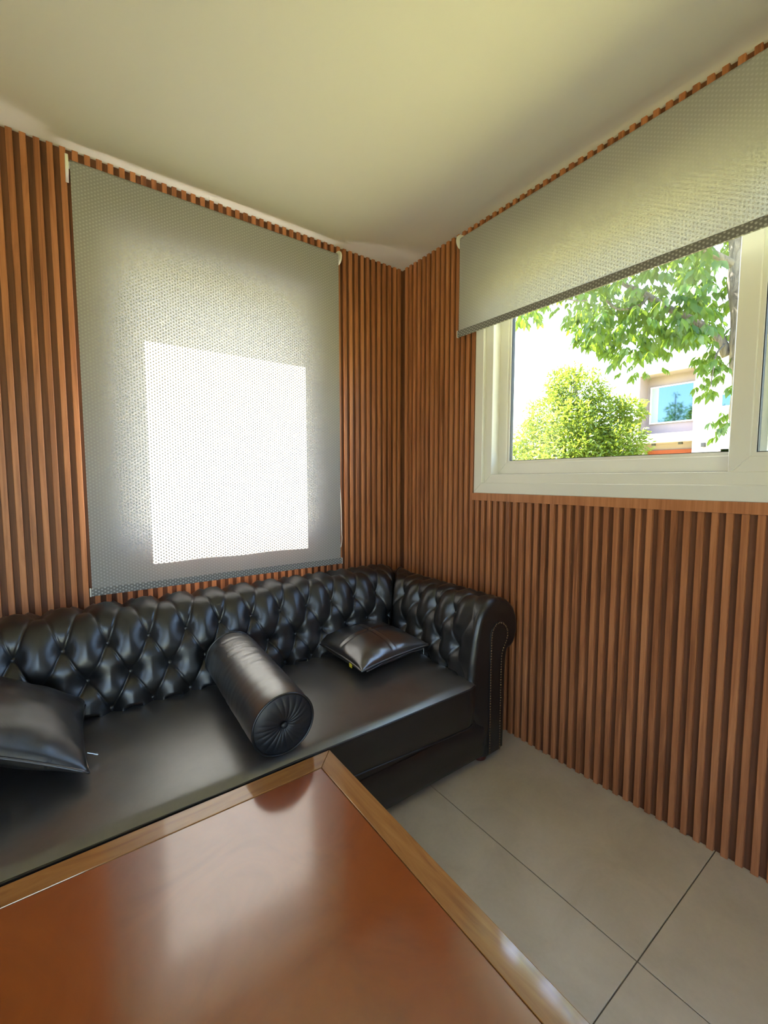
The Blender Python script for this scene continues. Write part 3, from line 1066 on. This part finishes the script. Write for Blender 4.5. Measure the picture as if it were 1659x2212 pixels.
# ------------------------------------------------------------------ square leather cushions
def cushion(name, label, cx, cy, cz, size, thick, rot, seam_cross, seed, mat=PILLOWLEATHER):
    """built flat round its own centre, then placed by the root's rotation"""
    root = bpy.data.objects.new(name, None)
    COL.objects.link(root)
    root.empty_display_size = 0.1
    root['_w'] = (0, 0, 0)
    tag(root, label, 'cushion')
    n = 56
    def shp(s, t, side):
        # outline: sides pulled in, corners out
        inx = 1-0.075*(1-t*t)**1.0
        iny = 1-0.075*(1-s*s)**1.0
        x, y = s*size/2*inx, t*size/2*iny
        g = max(0.0, (1-s*s)*(1-t*t))
        h = thick/2*(g**0.46)
        # drawn-in folds near corners and edges
        q = noise.noise(Vector((s*2.2+seed, t*2.2, side*3.1)))
        h *= 1+0.10*q
        ed = (1-max(abs(s), abs(t)))
        along = t if abs(s) > abs(t) else s
        h += 0.0016*math.sin(along*11+seed*3+2.5*q)*math.exp(-((ed-0.14)/0.10)**2)*(1 if side > 0 else 0.5)
        if seam_cross and side > 0:
            h -= 0.0050*math.exp(-(s/0.020)**2)*sstep(0, 0.2, ed) + 0.0050*math.exp(-(t/0.020)**2)*sstep(0, 0.2, ed)
            h += 0.0024*math.exp(-((s-0.05)/0.022)**2)*sstep(0, 0.2, ed) + 0.0024*math.exp(-((t-0.05)/0.022)**2)*sstep(0, 0.2, ed)
        return (x, y, side*h)
    m = MB()
    for side in (1, -1):
        o = len(m.v)
        for i in range(n+1):
            for j in range(n+1):
                s = math.sin(PI/2*(2*i/n-1))*0.5+0.5*(2*i/n-1); t = math.sin(PI/2*(2*j/n-1))*0.5+0.5*(2*j/n-1)
                m.v.append(shp(s, t, side))
        for i in range(n):
            for j in range(n):
                a = o+i*(n+1)+j
                m.f.append((a, a+n+1, a+n+2, a+1))
    me = m.mesh('cushion_cover', mat, smooth=True)
    bm = bmesh.new(); bm.from_mesh(me)
    bmesh.ops.remove_doubles(bm, verts=bm.verts, dist=1e-5)
    bmesh.ops.recalc_face_normals(bm, faces=bm.faces)
    bm.to_mesh(me); bm.free()
    body = link('cushion_cover', me, root)
    loop = []
    for e in range(4):
        for i in range(24):
            v = -1+2*i/24
            s, t = [(v, -1), (1, v), (-v, 1), (-1, -v)][e]
            x, y, z = shp(s, t, 1)
            loop.append((x*1.006, y*1.006, 0))
    MB().tube(loop, 0.0042, 8, closed=True).obj('piping', PILLOWLEATHER, root, smooth=True)
    root.rotation_euler = rot
    root.location = (cx, cy, cz)
    return root

p1 = cushion('square_cushion', 'square black leather cushion with crossed seams and yellow tag beside the arm', -0.583, -0.505, 0.478, 0.385, 0.135, (math.radians(2), math.radians(-2), math.radians(4)), True, 1.3)
# yellow label, zip tape and zip pull on that cushion
MB().box(-0.189, -0.1875, -0.117, -0.099, -0.0175, 0.0).obj('tag', YELLOWTAG, p1)
zt = [(lerp(-0.165, 0.165, i/30), -0.178-0.012*((lerp(-1, 1, i/30))**2)+0.001, -0.011-0.002*math.sin(i*0.5)) for i in range(31)]
MB().tube(zt, 0.0030, 8).obj('zip_piping', PILLOWLEATHER, p1, smooth=True)
zp = MB().box(0.150, 0.157, -0.201, -0.198, -0.022, -0.004)
zp.box(0.1495, 0.1575, -0.2015, -0.1975, -0.030, -0.020).obj('zip_pull', NICKEL, p1, bevel=0.0006, segs=1)

p2 = cushion('square_cushion', 'creased seamless black leather cushion tilted up on the sofa seat', -1.842, -0.560, 0.560, 0.395, 0.135, (math.radians(5), math.radians(31), math.radians(2)), False, 7.7, CREASED)
zp = MB().box(0.198, 0.226, -0.105, -0.101, -0.004, -0.0015)
zp.box(0.216, 0.228, -0.1065, -0.0995, -0.0045, -0.001).obj('zip_pull', NICKEL, p2, bevel=0.0005, segs=1)

# ------------------------------------------------------------------ coffee table
TZ = 0.41
TX0, TX1, TY0, TY1 = -2.33, -1.072, -1.96, -1.005
tbl = empty('coffee_table', ((TX0+TX1)/2, (TY0+TY1)/2, 0))
tag(tbl, 'glossy reddish-brown wooden coffee table with framed inset top', 'table')
RW = 0.0575
MB().box(TX0+RW+0.0015, TX1-RW-0.0015, TY0+RW+0.0015, TY1-RW-0.0015, TZ-0.022, TZ-0.0012).obj('top_panel', TABLEPANEL, tbl, bevel=0.0012)
def rail4(pts, mat):
    MB().prism(pts, 'z', TZ-0.035, TZ).obj('top_rail', mat, tbl, bevel=0.0014)
g = 0.0004
O = [(TX0, TY0), (TX1, TY0), (TX1, TY1), (TX0, TY1)]
I = [(TX0+RW, TY0+RW), (TX1-RW, TY0+RW), (TX1-RW, TY1-RW), (TX0+RW, TY1-RW)]
for i in range(4):
    j = (i+1) % 4
    p = [O[i], O[j], I[j], I[i]]
    d = ((g, 0), (-g, 0), (-g, 0), (g, 0)) if i in (0,) else None
    # open the mitres by a hair
    c0 = Vector(((O[i][0]+O[j][0])/2, (O[i][1]+O[j][1])/2))
    q = []
    for (a, b) in p:
        v = Vector((a, b))
        tt = Vector((1, 0)) if i % 2 == 0 else Vector((0, 1))
        sgn = 1 if (c0-v).dot(tt) > 0 else -1
        q.append(tuple(v+tt*sgn*g))
    rail4(q, TABLERAIL_X if i % 2 == 0 else TABLERAIL_Y)
ap = MB()
mitred_pts = 0.05
for (xa, xb, ya, yb, mt) in ((TX0+0.05, TX1-0.05, TY0+0.045, TY0+0.065, TABLERAIL_X), (TX0+0.05, TX1-0.05, TY1-0.065, TY1-0.045, TABLERAIL_X),
                             (TX0+0.045, TX0+0.065, TY0+0.065, TY1-0.065, TABLERAIL_Y), (TX1-0.065, TX1-0.045, TY0+0.065, TY1-0.065, TABLERAIL_Y)):
    MB().box(xa, xb, ya, yb, TZ-0.105, TZ-0.035).obj('apron', mt, tbl, bevel=0.001, segs=1)
for x in (TX0+0.062, TX1-0.062):
    for y in (TY0+0.062, TY1-0.062):
        lg = MB()
        o = len(lg.v)
        for z, r in ((0.0, 0.021), (TZ-0.035, 0.032)):
            for sx, sy in ((-1, -1), (1, -1), (1, 1), (-1, 1)):
                lg.v.append((x+sx*r, y+sy*r, z))
        for q in ((3, 2, 1, 0), (4, 5, 6, 7), (0, 1, 5, 4), (1, 2, 6, 5), (2, 3, 7, 6), (3, 0, 4, 7)):
            lg.f.append(q)
        lg.obj('leg', TABLERAIL_Y, tbl, bevel=0.002)

# ------------------------------------------------------------------ outdoors
GZ = -0.18
ground = struct(MB().box(-60, 70, -60, 70, GZ-0.3, GZ).obj('ground', GRASS), 'sunlit lawn around the house', 'lawn')

path = struct(MB().box(-12, 1.6, 0.20, 7.0, GZ, GZ+0.03).obj('path', m_paint('bounce_paving', (0.26, 0.27, 0.29), 0.9, 0.3)), 'unseen grey concrete path added to tone light on the long blind', 'path')  # paving added out of view; its grey bounce neutralises the blind's glow

def leaf_mesh(name, mat, L, Wd):
    """one pointed leaf, folded along its midrib, drooping at the tip"""
    v = [(0, 0, 0), (0.42*L, 0.5*Wd, 0.010*L*4), (0.40*L, 0, -0.0), (0.42*L, -0.5*Wd, 0.010*L*4), (0.76*L, 0.30*Wd, -0.02*L), (0.75*L, 0, -0.055*L), (0.76*L, -0.30*Wd, -0.02*L), (L, 0, -0.14*L)]
    f = [(0, 2, 1), (0, 3, 2), (1, 2, 5, 4), (2, 3, 6, 5), (4, 5, 7), (5, 6, 7)]
    me = bpy.data.meshes.new(name)
    me.from_pydata(v, [], f)
    me.polygons.foreach_set('use_smooth', [True]*len(f))
    me.materials.append(mat)
    return me, v, f

def leaf_matrix(p, d, roll, sc):
    d = Vector(d).normalized()
    side = d.cross(Vector((0, 0, 1)))
    if side.length < 1e-3: side = Vector((1, 0, 0))
    side.normalize()
    up = side.cross(d)
    R = Matrix((d, -side, up)).transposed().to_4x4()
    return Matrix.Translation(p) @ R @ Matrix.Rotation(roll, 4, 'X') @ Matrix.Scale(sc, 4)

# the street tree close to the window: trunk and branches
tree = empty('ash_tree', (4.0, -0.75, GZ))
tag(tree, 'leafy green tree with rough trunk just outside the window', 'tree')
def limb(name, pts, r0, r1, parent, seg=12):
    n = len(pts)
    sm = []
    P = [Vector(p) for p in pts]
    for i in range(n-1):
        for k_ in range(6):
            t = k_/6
            p0, p1_, p2_, p3 = P[max(i-1, 0)], P[i], P[i+1], P[min(i+2, n-1)]
            sm.append(0.5*((2*p1_)+(-p0+p2_)*t+(2*p0-5*p1_+4*p2_-p3)*t*t+(-p0+3*p1_-3*p2_+p3)*t**3))
    sm.append(P[-1])
    sm = [p+Vector((noise.noise(p*3.1), noise.noise(p*3.1+Vector((5, 0, 0))), 0))*0.25*r0 for p in sm]
    rr = [lerp(r0, r1, i/(len(sm)-1))*(1+0.12*noise.noise(p*7)) for i, p in enumerate(sm)]
    MB().tube(sm, rr, seg).obj(name, BARK, parent, smooth=True)
    return sm
XT = 4.0
limb('trunk', [(XT, -0.84, GZ-0.1), (XT, -0.74, 1.2), (XT, -0.655, 2.2), (XT, -0.60, 2.75), (XT, -0.535, 3.6), (XT+0.05, -0.50, 4.6), (XT+0.1, -0.40, 5.8), (XT+0.1, -0.3, 7.6)], 0.15, 0.05, tree, 16)
br_px = [(1572, 768), (1548, 728), (1500, 695), (1446, 668), (1400, 640), (1345, 610), (1290, 560)]
main_br = limb('branch', [on_x(u, v, XT+0.0-0.05*i) for i, (u, v) in enumerate(br_px)], 0.052, 0.022, tree)
br2 = limb('branch', [on_x(1400, 640, XT-0.2), on_x(1380, 660, XT-0.35), on_x(1335, 668, XT-0.4), on_x(1300, 645, XT-0.5), on_x(1250, 650, XT-0.6), on_x(1190, 640, XT-0.7)], 0.018, 0.006, tree, 8)
br3 = limb('branch', [on_x(1345, 610, XT-0.25), on_x(1270, 585, XT-0.1), on_x(1200, 600, XT+0.1), on_x(1130, 640, XT+0.2)], 0.018, 0.006, tree, 8)
br4 = limb('branch', [on_x(1570, 740, XT), on_x(1548, 765, XT-0.3), on_x(1540, 800, XT-0.45), on_x(1535, 835, XT-0.5)], 0.012, 0.004, tree, 8)
br5 = limb('branch', [(XT, -0.55, 3.4), (XT-0.4, -0.2, 3.7), (XT-0.7, 0.3, 4.0), (XT-0.8, 1.0, 4.2)], 0.04, 0.012, tree, 8)
# sprays of leaflets: a spray is a thin drooping stalk with leaflets in pairs
NL, leaf_v, leaf_f = leaf_mesh('leaf', LEAF_NEAR, 0.135, 0.056)
leaves = []
rnd = random.Random(5)
# lower edge of the crown as seen from the room (u, v) pairs
edge = [(1095, 715), (1130, 715), (1165, 705), (1185, 660), (1215, 705), (1240, 740), (1280, 765), (1320, 780), (1350, 795), (1390, 790), (1415, 780), (1440, 755), (1480, 750), (1510, 748), (1555, 745), (1600, 735)]
def edge_v(u):
    for (a, b), (c, d) in zip(edge, edge[1:]):
        if a <= u <= c: return lerp(b, d, (u-a)/(c-a))
    return 700
def spray(p, n_pairs, out, sc, bright=0):
    out = Vector(out).normalized()
    q = Vector(p)
    for i in range(n_pairs):
        q = q + out*0.045*sc + Vector((0, 0, -0.012*sc))
        side = out.cross(Vector((0, 0, 1))).normalized()
        for sg in (1, -1):
            d = out*rnd.uniform(0.2, 0.7) + side*sg*rnd.uniform(0.5, 1.0) + Vector((0, 0, -rnd.uniform(0.5, 1.5)))
            leaves.append((q.copy(), d, rnd.uniform(-0.9, 0.9), sc*rnd.uniform(0.75, 1.15)))
    leaves.append((q.copy(), out+Vector((0, 0, -rnd.uniform(0.5, 1.3))), rnd.uniform(-0.9, 0.9), sc*1.1))
count = 0
tries = 0
while count < 900 and tries < 26000:
    tries += 1
    u = rnd.uniform(1090, 1640)
    ve = edge_v(u)
    v = ve - 20 - rnd.random()**1.25*330
    x = XT + rnd.uniform(-0.9, 0.9)
    p = on_x(u, v, x)
    if p.z > 5.0: continue
    gapn = noise.noise(Vector((u*0.013, v*0.016, 2.0)))
    if gapn < -0.36: continue
    if u > 1535 and x < XT+0.25: continue
    a = rnd.uniform(0, 2*PI)
    spray(p + Vector((0, 0, 0.05)), rnd.choice((2, 2, 3)), (math.cos(a), math.sin(a), -0.35), rnd.uniform(0.8, 1.15))
    count += 1
for u0, v0, du, dv, nn in ((1545, 790, 38, 45, 40), (1560, 905, 20, 26, 9), (1380, 790, 25, 15, 6)):
    for _ in range(nn):
        p = on_x(rnd.gauss(u0, du*0.6), rnd.gauss(v0, dv*0.6), XT+rnd.uniform(-0.6, 0.3))
        a = rnd.uniform(0, 2*PI)
        spray(p, 2, (math.cos(a), math.sin(a), -0.5), 0.72)
for _ in range(620):                                # upper crown, above the window head
    d = Vector((rnd.gauss(0, 1), rnd.gauss(0, 1), rnd.gauss(0, 1))).normalized()*rnd.random()**0.45
    p = Vector((XT+0.1+d.x*2.3, 0.0+d.y*3.0, 6.5+d.z*2.2))
    a = rnd.uniform(0, 2*PI)
    spray(p, 3, (math.cos(a), math.sin(a), -0.4), 1.25)
# the 300 leaves that show largest through the window are single parts
def seen_size(l):
    u, v = to_px(l[0])
    if not (1105 < u < 1585 and 520 < v < 985): return 0
    bl = lerp(728, 475, (u-993)/666.0)
    if v < bl-6: return 0
    return l[3]/(l[0]-CAM).length
leaves.sort(key=seen_size, reverse=True)
for p, d, roll, sc in leaves[:300]:
    o = link('leaf', NL, tree)
    o.matrix_parent_inverse = Matrix.Translation(-Vector(tree['_w']))
    o.matrix_basis = leaf_matrix(p, d, roll, sc)
def leaf_cloud(name, items, lv, lf, mat, parent):
    V, Fc = [], []
    for p, d, roll, sc in items:
        M = leaf_matrix(p, d, roll, sc)
        o = len(V)
        V += [tuple(M @ Vector(q)) for q in lv]
        Fc += [tuple(o+i for i in f) for f in lf]
    me = bpy.data.meshes.new(name)
    me.from_pydata(V, [], Fc)
    me.polygons.foreach_set('use_smooth', [True]*len(Fc))
    me.materials.append(mat)
    return tag(link(name, me, parent), kind='stuff')
leaf_cloud('foliage', leaves[300:], leaf_v, leaf_f, LEAF_NEAR, tree)

# the round garden tree farther off, and conifers behind the house that its panes mirror
def crown_tree(name, label, base, blobs, n_leaf, L, Wd, mat, trunk_r, seed, grp=None, conifer=False):
    root = empty(name, base)
    tag(root, label, 'tree', grp)
    r_ = random.Random(seed)
    bx, by, bz = base
    top = max(b[2]+b[3]*0.3 for b in blobs)
    limb('trunk', [(bx, by, bz-0.1), (bx+0.05, by, lerp(bz, top, 0.4)), (bx, by+0.05, top)], trunk_r, trunk_r*0.35, root, 10)
    for b in blobs[:6]:
        limb('branch', [(bx, by, lerp(bz, top, 0.3)), ((bx+b[0])/2, (by+b[1])/2, lerp(bz, b[2], 0.75)), (b[0], b[1], b[2])], trunk_r*0.4, 0.02, root, 7)
    _, lv, lf = leaf_mesh('tmp', mat, L, Wd)
    items = []
    tot = sum(b[3]**2 for b in blobs)
    for b in blobs:
        k_ = int(n_leaf*b[3]**2/tot)
        for _ in range(k_):
            d = Vector((r_.gauss(0, 1), r_.gauss(0, 1), r_.gauss(0, 1))).normalized()
            rad = b[3]*(r_.uniform(0.72, 1.06) if r_.random() < 0.8 else r_.uniform(0.3, 0.8))
            rad *= 1+0.30*noise.noise(d*2.4+Vector((b[0], b[1], b[2])))
            p = Vector((b[0], b[1], b[2])) + Vector((d.x*rad, d.y*rad, d.z*rad*0.92))
            dd = d*0.7 + Vector((r_.gauss(0, 0.5), r_.gauss(0, 0.5), r_.gauss(-0.1, 0.5)))
            items.append((p, dd, r_.uniform(-1.2, 1.2), r_.uniform(0.7, 1.25)))
    leaf_cloud('foliage', items, lv, lf, mat, root)
    return root
def at12(u, v, x=12.0): return on_x(u, v, x)
blobs = []
for u, v, dx, r_ in ((1245, 850, 0.0, 0.95), (1190, 905, -0.3, 0.95), (1300, 905, 0.2, 0.95), (1240, 930, -0.7, 1.05), (1150, 960, 0.1, 0.95), (1340, 960, -0.2, 0.75),
                     (1245, 985, -0.9, 1.2), (1120, 1000, 0.3, 0.9), (1320, 1000, -0.4, 0.9), (1355, 890, 0.4, 0.5), (1215, 830, 0.3, 0.6), (1180, 1010, -0.5, 1.0)):
    p = at12(u, v, 12.0+dx)
    blobs.append((p.x, p.y, p.z, r_*0.92))
bp = at12(1240, 1000)
crown_tree('garden_tree', 'round bushy light-green tree standing before the white house', (bp.x, bp.y, GZ), blobs, 30000, 0.145, 0.050, LEAF_FAR, 0.14, 3)
for i, (x, y, hh, adj) in enumerate(((-7.0, 13.3, 8.9, 'middle-sized'), (-11.0, 16.4, 10.0, 'tallest'), (-7.0, 17.4, 8.3, 'shortest'))):
    bl = [(x, y, GZ+0.8+hh*0.92*k_/6, max(0.15, 1.6*(1-(k_/6.3)**2.4))) for k_ in range(7)]
    crown_tree('conifer', adj+' dark conifer mirrored in the big upper pane of the white house', (x, y, GZ), bl, 5000, 0.34, 0.11, LEAF_CONIFER, 0.12, 20+i, 'conifers mirrored in the house window')

# white house across the street
HX = 18.0
house = empty('white_house', (HX, 3.5, GZ))
tag(house, 'white modern house with recessed upper window and orange wooden door', 'house')
def hp(u, v, x=HX): return on_x(u, v, x)
recL, recR = hp(1380, 880).y, hp(1499, 880).y
recT, recB = hp(1440, 803).z, hp(1440, 935).z
doorT_recess = hp(1440, 955).z
ZTOP = recT + 0.32
DEP = 0.75
hs = MB()
# facade in strips round the recesses, body behind
hs.box(HX, HX+6, recL, recL+0.16, GZ, ZTOP)
hs.box(HX, HX+6, recR-9.0, recR, GZ, ZTOP)
hs.box(HX, HX+6, recR, recL, recT, ZTOP)
hs.box(HX, HX+6, recR, recL, doorT_recess, recB)
hs.box(HX+DEP, HX+6, recR, recL, GZ, recT)
hs.obj('facade_wall', STUCCO, house)
MB().box(HX-0.11, HX+6.05, recR-9.05, recR-0.02, ZTOP, ZTOP+0.12).obj('parapet_cap', STUCCO, house)
back = MB().box(HX+DEP-0.012, HX+DEP-0.002, recR+0.002, recL-0.002, recB+0.002, recT-0.002)
back.obj('recess_wall', STUCCO_PINK_SHADE, house)
MB().box(HX+DEP-0.012, HX+DEP-0.002, recR+0.002, recL-0.002, GZ, doorT_recess-0.002).obj('recess_wall', STUCCO_PINK_SHADE, house)
MB().box(HX+0.02, HX+DEP-0.012, recR+0.002, recL-0.002, doorT_recess-0.012, doorT_recess-0.002).obj('soffit', STUCCO_PINK_SHADE, house)
MB().box(HX+0.01, HX+DEP-0.013, recL-0.012, recL-0.002, recB+0.002, recT-0.014).obj('recess_cheek', STUCCO_PINK_SHADE, house)
MB().box(HX+0.01, HX+DEP-0.013, recR+0.002, recL-0.002, recT-0.012, recT-0.002).obj('soffit', STUCCO_PINK_SHADE, house)
XW = HX+DEP-0.06
wl, wr_ = hp(1404, 880, XW).y, hp(1500, 870, XW).y
wt, wb = hp(1450, 831, XW).z, hp(1450, 913, XW).z
wr_ = max(wr_, recR+0.03)
wf = mitred(MB(), 'x', wr_, wl, wb, wt, 0.055, XW-0.02, XW+0.05).obj('window', PVC, house)
ys_ = lerp(wl, wr_, 0.20)
MB().box(XW+0.005, XW+0.015, wr_+0.05, ys_, wb+0.05, wt-0.05).obj('pane', COATED, wf)
MB().box(XW+0.012, XW+0.022, ys_, wl-0.05, wb+0.05, wt-0.05).obj('pane', simple('grey_blind_pane', (0.30, 0.33, 0.33), 0.3), wf)
# entrance: orange wooden door under two small downlights
dt = hp(1440, 972, XW).z
dl_, dr2 = hp(1396, 975, XW).y, recR+0.02
df = MB().box(XW-0.02, XW+0.04, dr2, dl_, dt-0.10, dt).box(XW-0.02, XW+0.04, dl_-0.10, dl_, GZ, dt-0.10).box(XW-0.02, XW+0.04, dr2, dr2+0.10, GZ, dt-0.10).obj('door_frame', DOORWOOD, house)
MB().box(XW+0.005, XW+0.03, dr2+0.10, dl_-0.10, GZ, dt-0.10).obj('door_panel', DOORWOOD, df)
for u, v in ((1412, 958), (1470, 955)):
    p = hp(u, v, HX+0.25)
    MB().box(HX+0.20, HX+0.30, p.y-0.07, p.y+0.07, doorT_recess-0.10, doorT_recess-0.012).obj('downlight', DARKMETAL, house, bevel=0.006)
# wall lamp bracket that throws the slanting shadow, and two small windows
p = hp(1521, 960)
MB().box(HX-0.16, HX, p.y-0.06, p.y+0.06, p.z-0.10, p.z+0.06).obj('wall_lamp', DARKMETAL, house, bevel=0.008)
for (ua, va, ub, vb) in ((1557, 850, 1612, 881), (1553, 967, 1610, 1000)):
    a, b = hp(ua, va), hp(ub, vb)
    f = mitred(MB(), 'x', b.y, a.y, hp(ua, vb).z, a.z, 0.06, HX-0.02, HX+0.03).obj('window', PVC if va < 900 else STUCCO_PINK_SHADE, house)
    MB().box(HX-0.006, HX+0.0, b.y+0.05, a.y-0.05, hp(ua, vb).z+0.05, a.z-0.05).obj('pane', COATED, f)
# low white wing of that house beside the garden tree
q0, q1 = hp(1385, 930), hp(1230, 930)
MB().box(HX+1.0, HX+5, recL+0.10, q1.y+2, GZ, hp(1350, 930, HX+1).z).obj('side_wing', STUCCO, house)

for o in SC.objects:
    if '_w' in o: del o['_w']
